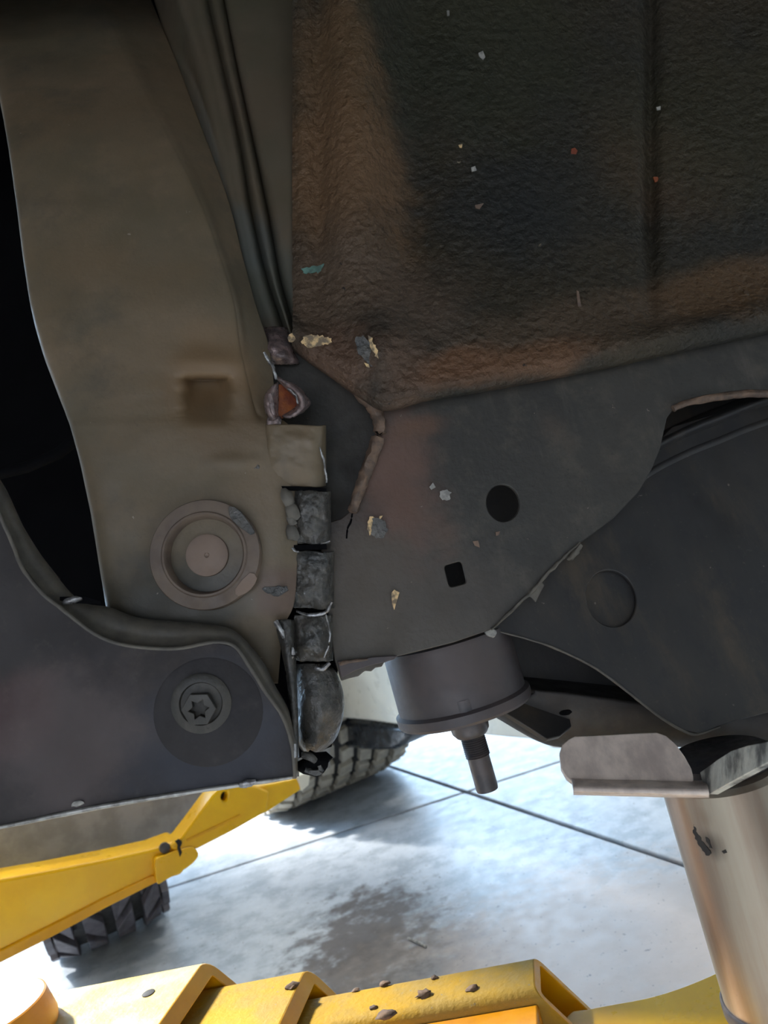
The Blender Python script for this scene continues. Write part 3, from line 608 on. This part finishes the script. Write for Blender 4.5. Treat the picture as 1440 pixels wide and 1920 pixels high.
for par, pts, m, lab in (
    (pan, [(566, 503), (590, 499), (612, 493), (631, 492), (634, 503), (612, 510), (588, 511), (570, 512)], M['teal'], 'teal paint mark'),
    (pan, [(568, 632), (584, 626), (606, 630), (622, 634), (624, 648), (612, 644), (598, 652), (576, 652), (565, 644)], M['cream'], 'cream and grey scraped patch'),
    (pan, [(539, 630), (550, 622), (556, 632), (553, 640), (541, 641)], M['cream'], None),
    (pan, [(664, 634), (680, 630), (700, 650), (712, 680), (702, 688), (690, 684), (672, 662)], M['grime'], 'scraped grey oval bared on a raised weld boss'),
    (pan, [(688, 628), (698, 634), (704, 648), (713, 664), (710, 678), (702, 664), (694, 650)], M['cream'], None),
    (pan, [(684, 680), (692, 682), (694, 690), (686, 688)], M['cream'], None),
    (gus, [(694, 966), (706, 974), (716, 966), (712, 976), (702, 984), (698, 998), (692, 1006), (688, 992)], M['cream'], 'torn cream primer chip'),
    (gus, [(733, 1112), (740, 1105), (748, 1112), (744, 1126), (740, 1144), (736, 1134)], M['cream'], 'long cream chip near the plate edge'),
    (gus, [(826, 922), (838, 918), (846, 924), (844, 938), (834, 938), (824, 930)], M['greychip'], 'pale grey chip left of the round hole'),
    (gus, [(804, 912), (812, 906), (816, 914), (808, 918)], M['greychip'], None),
    (gus, [(886, 1016), (896, 1014), (900, 1026), (890, 1024)], M['bead'], None),
    (gus, [(930, 998), (938, 996), (936, 1004), (930, 1004)], M['bead'], None),
    (gus, [(700, 972), (722, 976), (728, 992), (720, 1008), (704, 1010), (694, 1000)], M['grime'], None),
    (pan, [(1071, 279), (1078, 276), (1084, 283), (1080, 290), (1072, 289)], M['rusty'], 'small round rust spot'),
    (pan, [(1226, 332), (1234, 331), (1236, 340), (1228, 342)], M['rusty'], None),
    (pan, [(898, 98), (906, 96), (911, 106), (905, 112), (899, 106)], M['greychip'], None),
    (pan, [(861, 271), (867, 270), (866, 277), (861, 276)], M['cream'], None),
    (pan, [(884, 313), (892, 311), (894, 320), (886, 321)], M['greychip'], None),
    (pan, [(892, 384), (906, 382), (900, 392), (892, 390)], M['bead'], None),
    (pan, [(837, 20), (843, 20), (844, 27), (838, 28)], M['greychip'], None),
    (pan, [(1232, 200), (1238, 199), (1238, 206), (1233, 207)], M['greychip'], None),
    (pan, [(1082, 545), (1086, 546), (1092, 590), (1088, 596), (1083, 570)], M['bead'], None)):
    cx = sum(p[0] for p in pts) / len(pts); cy = sum(p[1] for p in pts) / len(pts)
    chip(pts, hit(par, cx, cy), m, lab, 2 if max(p[0] for p in pts) - min(p[0] for p in pts) > 16 else 0, par=par)

# ------------------------------------------------------------------ lift pad adapter: post + saddle
pax = P(1362, 1490, .5); zb, zt = Z(1400, 1905, .335).z, .486
pad = thing('lift_pad_adapter', 'tall round steel lift post with a cupped saddle holding up the frame at right', 'lift adapter', (pax.x, pax.y, zb))
PR = .0385
lathe('post', [(0, 0), (PR, 0), (PR, zt - zb - .003), (PR - .003, zt - zb), (0, zt - zb)], (pax.x, pax.y, zb), (0, 0, 1), M['post'], pad, 64)
lathe('collar', [(PR + .0005, -.004), (PR + .0022, -.004), (PR + .0022, .003), (PR + .001, .005), (PR, .005)], (pax.x, pax.y, zb), (0, 0, 1), M['stud'], pad, 64)
s1 = Pl((1060, 1470, .475), (1320, 1470, .462), (1150, 1380, .487))
w1 = [(1049, 1412), (1054, 1396), (1066, 1386), (1078, 1380), (1110, 1379), (1150, 1377), (1200, 1374), (1230, 1373), (1250, 1380), (1268, 1396), (1284, 1418), (1296, 1440), (1300, 1456), (1300, 1474), (1080, 1472), (1062, 1458), (1052, 1440)]
sad = sheet('saddle_wing', w1, s1, .006, M['saddle'], pad, bevel=.0012); tag(sad, 'worn brownish grey wing of the saddle')
rows = [[(x, y0, (s1.at(x, y0) - C0).dot(F) + .004) , (x, y0 + 4, (s1.at(x, y0) - C0).dot(F) - .002), (x + 2, y0 + 12, (s1.at(x, y0) - C0).dot(F) - .009), (x + 3, y0 + 20, (s1.at(x, y0) - C0).dot(F) - .009), (x + 3, y0 + 24, (s1.at(x, y0) - C0).dot(F) + .02)] for x, y0 in ((1072, 1462), (1140, 1464), (1200, 1465), (1260, 1467), (1300, 1468), (1326, 1468))]
loft('saddle_lip', rows, M['saddle'], pad, 6, 6, .003, None, .0006, 90)
s2 = Pl((1320, 1470, .460), (1460, 1400, .405), (1440, 1470, .41))
w2 = [(1312, 1448), (1326, 1438), (1345, 1424), (1370, 1408), (1400, 1398), (1440, 1390), (1520, 1378), (1520, 1380), (1520, 1392), (1440, 1430), (1380, 1462), (1330, 1490), (1324, 1480), (1316, 1464)]
tag(sheet('saddle_wing', w2, s2, .006, M['saddle2'], pad, bevel=.001), 'lighter ribbed wing of the saddle')
lathe('saddle_base', [(0, 0), (.030, 0), (.033, .003), (.033, .009), (.030, .011), (0, .011)], (pax.x + .004, pax.y + .004, zt - .001), (0, 0, 1), M['stud'], pad, 48)

bpy.context.view_layer.update()
pst = next(o for o in pad.children if o.name.startswith('post'))
for pts in ([(1300, 1545), (1306, 1560), (1316, 1575), (1326, 1588), (1334, 1600), (1328, 1606), (1318, 1596), (1308, 1580), (1300, 1562)], [(1322, 1570), (1328, 1572), (1336, 1590), (1330, 1590)], [(1354, 1596), (1360, 1594), (1362, 1600), (1356, 1602)]):
    xs = [p[0] for p in pts]; ys = [p[1] for p in pts]; cx, cy = sum(xs) / len(xs), sum(ys) / len(ys)
    q0, q1, q2 = [(a, b, hit(pst, a, b) + .0014) for a, b in ((cx - 14, cy), (cx + 14, cy), (cx, cy + 40))]
    sheet('scratch', jag(pts), Pl(q0, q1, q2), .001, M['black'], pst, bevel=0)

# ------------------------------------------------------------------ near lift arm: three telescoping stages
az = math.radians(99.5); A = V((math.sin(az), math.cos(az), 0)); Q = V((-A.y, A.x, 0)); Q = Q if Q.y > 0 else -Q
near = thing('lift_arm', 'yellow telescoping lift arm in the foreground, dusty and chipped, carrying the steel post', 'lift arm', (pax.x, pax.y, zb - .02))
def stage(end, wdt, hgt, ln, t, slant, m, nm='arm_stage', rc=.012):
    def prof(i):
        w2_, h2 = wdt - 2 * i, hgt - 2 * i; r = max(.002, rc - i); out = []
        for cx, cz, a0 in ((-r, -r, 0), (-w2_ + r, -r, 90), (-w2_ + r, -h2 + r, 180), (-r, -h2 + r, 270)):
            for k in range(6):
                a = math.radians(a0 + 18 * k); out.append((cx + r * math.cos(a) - i, cz + r * math.sin(a) - i))
        return out
    bm = bmesh.new(); L = []
    for i, far in ((0, 1), (0, 0), (t, 0), (t, 1)):
        L.append([bm.verts.new(end + Q * q_ + V((0, 0, z_)) + A * ((-z_ * slant) if not far else -ln)) for q_, z_ in prof(i)])
    n = len(L[0])
    for a, b in zip(L, L[1:] + L[:1]):
        for k in range(n): bm.faces.new((a[k], a[(k + 1) % n], b[(k + 1) % n], b[k]))
    bm.faces.ensure_lookup_table(); inner = []
    for f in bm.faces:
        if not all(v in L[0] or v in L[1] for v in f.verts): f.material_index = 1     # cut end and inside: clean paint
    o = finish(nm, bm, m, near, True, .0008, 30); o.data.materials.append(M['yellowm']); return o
st1 = stage(Z(385, 1796, .372), .125, .105, 1.1, .011, .85, M['yellowp']); tag(st1, 'outer stage of the arm, palest')
st2 = stage(Z(575, 1810, .353), .105, .09, .75, .011, .7, M['yellowd']); tag(st2, 'middle stage of the arm')
st3 = stage(Z(1000, 1789, .338), .049, .085, .75, .006, .66, M['yellowd'], 'arm_stage', .009); tag(st3, 'inner stage of the arm, crusted with mud')
e3 = Z(1000, 1789, .338); bm = bmesh.new()
box_bm(bm, e3 + Q * (-.0492) + V((0, 0, -.083)) - A * .7, A * .70, Q * -.03, V((0, 0, .074))); finish('side_rail', bm, M['yellowo'], near, True, .002)
zf = .305
hp = [(1040, 2000), (1062, 1905), (1100, 1892), (1150, 1882), (1200, 1873), (1250, 1860), (1300, 1842), (1345, 1822), (1400, 1790), (1480, 1760), (1600, 1800), (1640, 1960), (1500, 2100), (1200, 2120)]
bm = bmesh.new(); ph = spline([(a, b, 0) for a, b in hp], 3, True); tp_ = [Z(v.x, v.y, zf) for v in ph]
lo = [bm.verts.new(p - V((0, 0, .02))) for p in tp_]; hi = [bm.verts.new(p) for p in tp_]
bm.faces.new(hi); bm.faces.new(lo[::-1])
for k in range(len(lo)): bm.faces.new((lo[k], lo[(k + 1) % len(lo)], hi[(k + 1) % len(lo)], hi[k]))
tag(finish('pad_holder', bm, M['yellow'], near, True, .0015), 'flat yellow end plate under the post')
sheetz = lambda nm, pts, z, m, par: None
def disc(nm, x, y, z, r, h, m, par, seg=28):
    c = Z(x, y, z); return lathe(nm, [(0, 0), (r, 0), (r, h * .7), (r * .92, h), (0, h)], c, (0, 0, 1), m, par, seg)
disc('arm_hole', 278, 1862, .3724, .0055, .0004, M['black'], near)
for x, y, z, r, lab in ((547, 1850, .353, .0075, 'mud clod at the end of the middle arm stage'), (795, 1866, .338, .008, 'largest mud clod on the inner arm stage'), (886, 1855, .338, .006, 'mud clod right of the largest one on the inner arm stage'), (725, 1905, .342, .009, 'flat mud clod at the front edge of the inner arm stage'),
                          (722, 1846, .338, .006, 'mud clod on the back edge of the inner arm stage'), (668, 1857, .338, .004, 'small mud clod near the left end of the inner arm stage'), (815, 1834, .338, .004, 'small mud clod behind the largest clod on the inner arm stage'), (700, 1890, .338, .004, 'tiny mud crumb beside the flat clod')):
    o = blob('mud_clod', Z(x, y, z) + V((0, 0, r * .12)), r * .72, M['clod'], None, (1.1, .8, .4), .7, 2.8, x * .05, 2); tag(o, lab, 'mud', 'mud clods on the near lift arm')

# round pad lying on the outer stage
pc_ = Z(-30, 1900, .40)
lp = thing('lift_pad', 'round yellow lift pad with a white top at the lower left corner', 'lift pad', (pc_.x, pc_.y, .374))
rr_ = (Z(86, 1852, .40) - pc_).length
lathe('pad_body', [(0, 0), (rr_ * 1.08, 0), (rr_ * 1.1, .006), (rr_ * 1.02, .022), (rr_, .0262), (rr_ * .97, .027)], (pc_.x, pc_.y, .3735), (0, 0, 1), M['yellowo'], lp, 56)
lathe('pad_top', [(rr_ * .97, .027), (0, .027)], (pc_.x, pc_.y, .3735), (0, 0, 1), M['greychip'], lp, 56)  # top coloured paler than the yellow body

# ------------------------------------------------------------------ far lift arm
fa, fb = Z(0, 1700, .36), Z(560, 1480, .36); fa = Z(0, 1730, .355); fb = Z(520, 1500, .355)
ad = (fb - fa); ad.z = 0; ad.normalize(); fn = V((-ad.y, ad.x, 0)); fp = Pz(fa, fn)
far = thing('lift_arm', 'clean yellow lift arm at left with a kinked knuckle, under the grey sill', 'lift arm', (fa.x, fa.y, .3))
tag(sheet('arm_tube', [(-300, 1712), (0, 1649), (90, 1633), (200, 1611), (290, 1591), (335, 1574), (366, 1600), (340, 1640), (300, 1652), (200, 1702), (100, 1756), (0, 1806), (-300, 1960)], fp, .07, M['yellow'], far, [], 0, .004), 'long tapering tube of the arm')
lowp = fp.off(-.004)
sheet('lower_chamfer', [(-300, 1925), (0, 1782), (100, 1732), (200, 1682), (290, 1640), (300, 1652), (200, 1702), (100, 1756), (0, 1806), (-300, 1960)], lowp, .01, M['yellowm'], far, [], 0, .002)  # darker yellow band paints the shade along the arm's lower edge
tag(sheet('knuckle_plate', [(318, 1588), (340, 1570), (370, 1530), (398, 1492), (410, 1480), (440, 1472), (480, 1474), (505, 1484), (500, 1522), (440, 1556), (372, 1591), (335, 1600)], fp.off(-.008), .05, M['yellow'], far, [ell(421, 1493, 6, 9, 16, .3)], 0, .003), 'sloping plate of the knuckle with a drilled hole')
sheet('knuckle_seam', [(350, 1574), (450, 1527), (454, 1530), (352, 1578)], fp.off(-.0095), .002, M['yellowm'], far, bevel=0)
sheet('inner_tube', [(470, 1478), (545, 1462), (578, 1450), (582, 1466), (560, 1484), (500, 1523), (470, 1530)], fp.off(.002), .05, M['yellow'], far, [], 0, .003)
sheet('end_band', [(556, 1456), (572, 1450), (582, 1452), (580, 1472), (566, 1484), (562, 1470)], fp.off(-.003), .02, M['pale'], far, bevel=.002)
tag(sheet('collar', [(291, 1614), (302, 1606), (340, 1592), (362, 1588), (372, 1600), (368, 1612), (350, 1628), (308, 1652), (296, 1658), (292, 1640)], fp.off(-.012), .03, M['yellow'], far, [], 2, .004), 'raised yellow collar at the knuckle')
def fdisc(nm, x, y, r, m): return lathe(nm, [(0, .004), (r * .5, .004), (r, .002), (r, -.004)], fp.off(-.004).at(x, y), -fp.n, m, far, 20)
fdisc('bolt', 309, 1590, .0075, M['stud'])
lathe('hole_lining', [(.0, 0), (.009, 0)], fp.off(.01).at(421, 1493), -fp.n, M['black'], far, 16)
sheet('black_mark', [(329, 1578), (336, 1573), (342, 1580), (338, 1588), (341, 1598), (338, 1606), (334, 1596), (333, 1586)], fp.off(-.013), .003, M['black'], far, n=2, bevel=0, rough=1)

# ------------------------------------------------------------------ wheels
def wheel(root, c, axis, rad, wid, nblk, nrow, m, mb, chevron=False, blk=.014):
    c = V(c); ax = V(axis).normalized(); up_ = V((0, 0, 1)); fw = ax.cross(up_).normalized()
    def pt(th, a, r): return c + ax * a + (fw * math.cos(th) + up_ * math.sin(th)) * r
    prof = [(-.30, .55), (-.40, .58), (-.5, .70), (-.52, .84), (-.48, .94), (-.40, .985), (-.2, 1.0), (0, 1.005), (.2, 1.0), (.40, .985), (.48, .94), (.52, .84), (.5, .70), (.40, .58), (.30, .55)]
    r0 = rad - blk; bm = bmesh.new(); seg = 72; rings = []
    for k in range(seg):
        th = 2 * math.pi * k / seg; rings.append([bm.verts.new(pt(th, a * wid, r * r0)) for a, r in prof])
    for k in range(seg):
        A_, B_ = rings[k], rings[(k + 1) % seg]
        for j in range(len(prof) - 1): bm.faces.new((A_[j], A_[j + 1], B_[j + 1], B_[j]))
    ty = finish('tyre', bm, m, root, True, 0, 50)
    bm = bmesh.new()
    for row in range(nrow):
        for k in range(nblk):
            th = 2 * math.pi * (k + (.5 if row % 2 else 0)) / nblk
            a0 = (-.5 + row / nrow) * wid; a1 = (-.5 + (row + 1) / nrow) * wid
            g = (a1 - a0) * .15; a0 += g; a1 -= g; dt = math.pi / nblk * .72; wob = .22 * (1 if row % 2 else -1) * dt
            sk = dt * .9 * (1 if row >= nrow / 2 else -1) if chevron else wob
            edge = lambda a: rad - (.03 * rad if abs(a) > .42 * wid else 0)
            lo = []; hi = []
            for a, t_ in ((a0, -dt - sk), (a1, -dt + sk), (a1, dt + sk), (a0, dt - sk)):
                t2 = th + t_; lo.append(bm.verts.new(pt(t2, a, r0 * .955)))
                cx = (a0 + a1) / 2; hi.append(bm.verts.new(pt(th + t_ * .88, cx + (a - cx) * .88, edge(a))))
            bm.faces.new(hi); 
            for j in range(4): bm.faces.new((lo[j], lo[(j + 1) % 4], hi[(j + 1) % 4], hi[j]))
    tr = finish('tread', bm, mb, ty, False, .0015)
    # shoulder lugs
    for sgn in (-1, 1):
        bm = bmesh.new()
        for k in range(nblk):
            th = 2 * math.pi * (k + .25) / nblk; dt = math.pi / nblk * .62
            lo = []; hi = []
            for rr, t_ in ((.97, -dt), (.97, dt), (.82, dt), (.82, -dt)):
                lo.append(bm.verts.new(pt(th + t_, sgn * wid * .47, rr * rad))); hi.append(bm.verts.new(pt(th + t_ * .9, sgn * wid * (.53 if rr > .9 else .55), rr * rad)))
            bm.faces.new(hi)
            for j in range(4): bm.faces.new((lo[j], lo[(j + 1) % 4], hi[(j + 1) % 4], hi[j]))
        finish('shoulder_lugs', bm, mb, ty, False)
    bm = bmesh.new(); pr_ = [(-.3, .56), (-.26, .5), (-.1, .46), (.0, .2), (.02, 0)]
    rg = []
    for a, r in pr_: rg.append([bm.verts.new(pt(2 * math.pi * k / 40, a * wid, r * r0)) for k in range(40)] if r else [bm.verts.new(pt(0, a * wid, 0))])
    for a, b in zip(rg, rg[1:]):
        for k in range(40):
            l = (k + 1) % 40
            bm.faces.new((a[k], a[l], b[l], b[k]) if len(b) > 1 else (a[k], a[l], b[0]))
    finish('rim', bm, M['stud'], root, True, 0, 40)
    return ty

ev = V((e1.x, e1.y, 0)); en = V((ev.y, -ev.x, 0))            # along and across the parked vehicle
park = thing('parked_vehicle', 'pale vehicle behind with black flare and muddy wheel, seen below the lifted frame', 'car', (-.38, 2.75, 0))
R1 = .39; w1c = Z(645, 1497, 0); wc = w1c + ev * (R1 * .42) + V((0, 0, R1))
wheel(park, wc, en, R1, .42, 34, 7, M['rubber'], M['block'], False, .018)
bd = Pl((690, 1300, 2.0), (1040, 1380, 1.36), (690, 1200, 2.0))
bd = Pz(P(690, 1340, 2.0), V((0, 0, 1)).cross(P(1040, 1396, 1.36) - P(690, 1340, 2.0)))
tag(sheet('body_side', [(520, 1040), (1120, 1040), (1120, 1412), (1060, 1406), (1036, 1404), (1012, 1392), (990, 1386), (900, 1378), (820, 1370), (770, 1363), (700, 1352), (640, 1346), (520, 1332)], bd, .10, M['pale'], park, [], 0, .01), 'pale lower body side')
tag(sheet('fender_flare', [(560, 1336), (640, 1349), (700, 1356), (768, 1367), (764, 1384), (752, 1400), (735, 1407), (700, 1408), (640, 1404), (560, 1398)], bd.off(.012), .12, M['trim'], park, [], 0, .012), 'glossy black fender flare over the tyre')

t2 = thing('wheel', 'dark chevron treaded tyre standing on the floor behind the left yellow arm', 'wheel', Z(215, 1780, 0))
R2 = .36; c2 = Z(218, 1778, 0) + ev * (R2 * .3) + V((0, 0, R2))
wheel(t2, c2, en, R2, .235, 20, 4, M['rubber'], M['block2'], True, .018)

# small sliver lying on the floor
p0, p1 = Z(766, 1762, 0), Z(800, 1778, 0); bm = bmesh.new(); tube_bm(bm, [p0 + V((0, 0, .003)), (p0 + p1) / 2 + V((0, 0, .004)), p1 + V((0, 0, .003))], [.002, .003, .002], 6)
tag(finish('metal_sliver', bm, M['greychip'], None), 'small pale sliver lying on the dark oil stain of the floor', 'scrap')
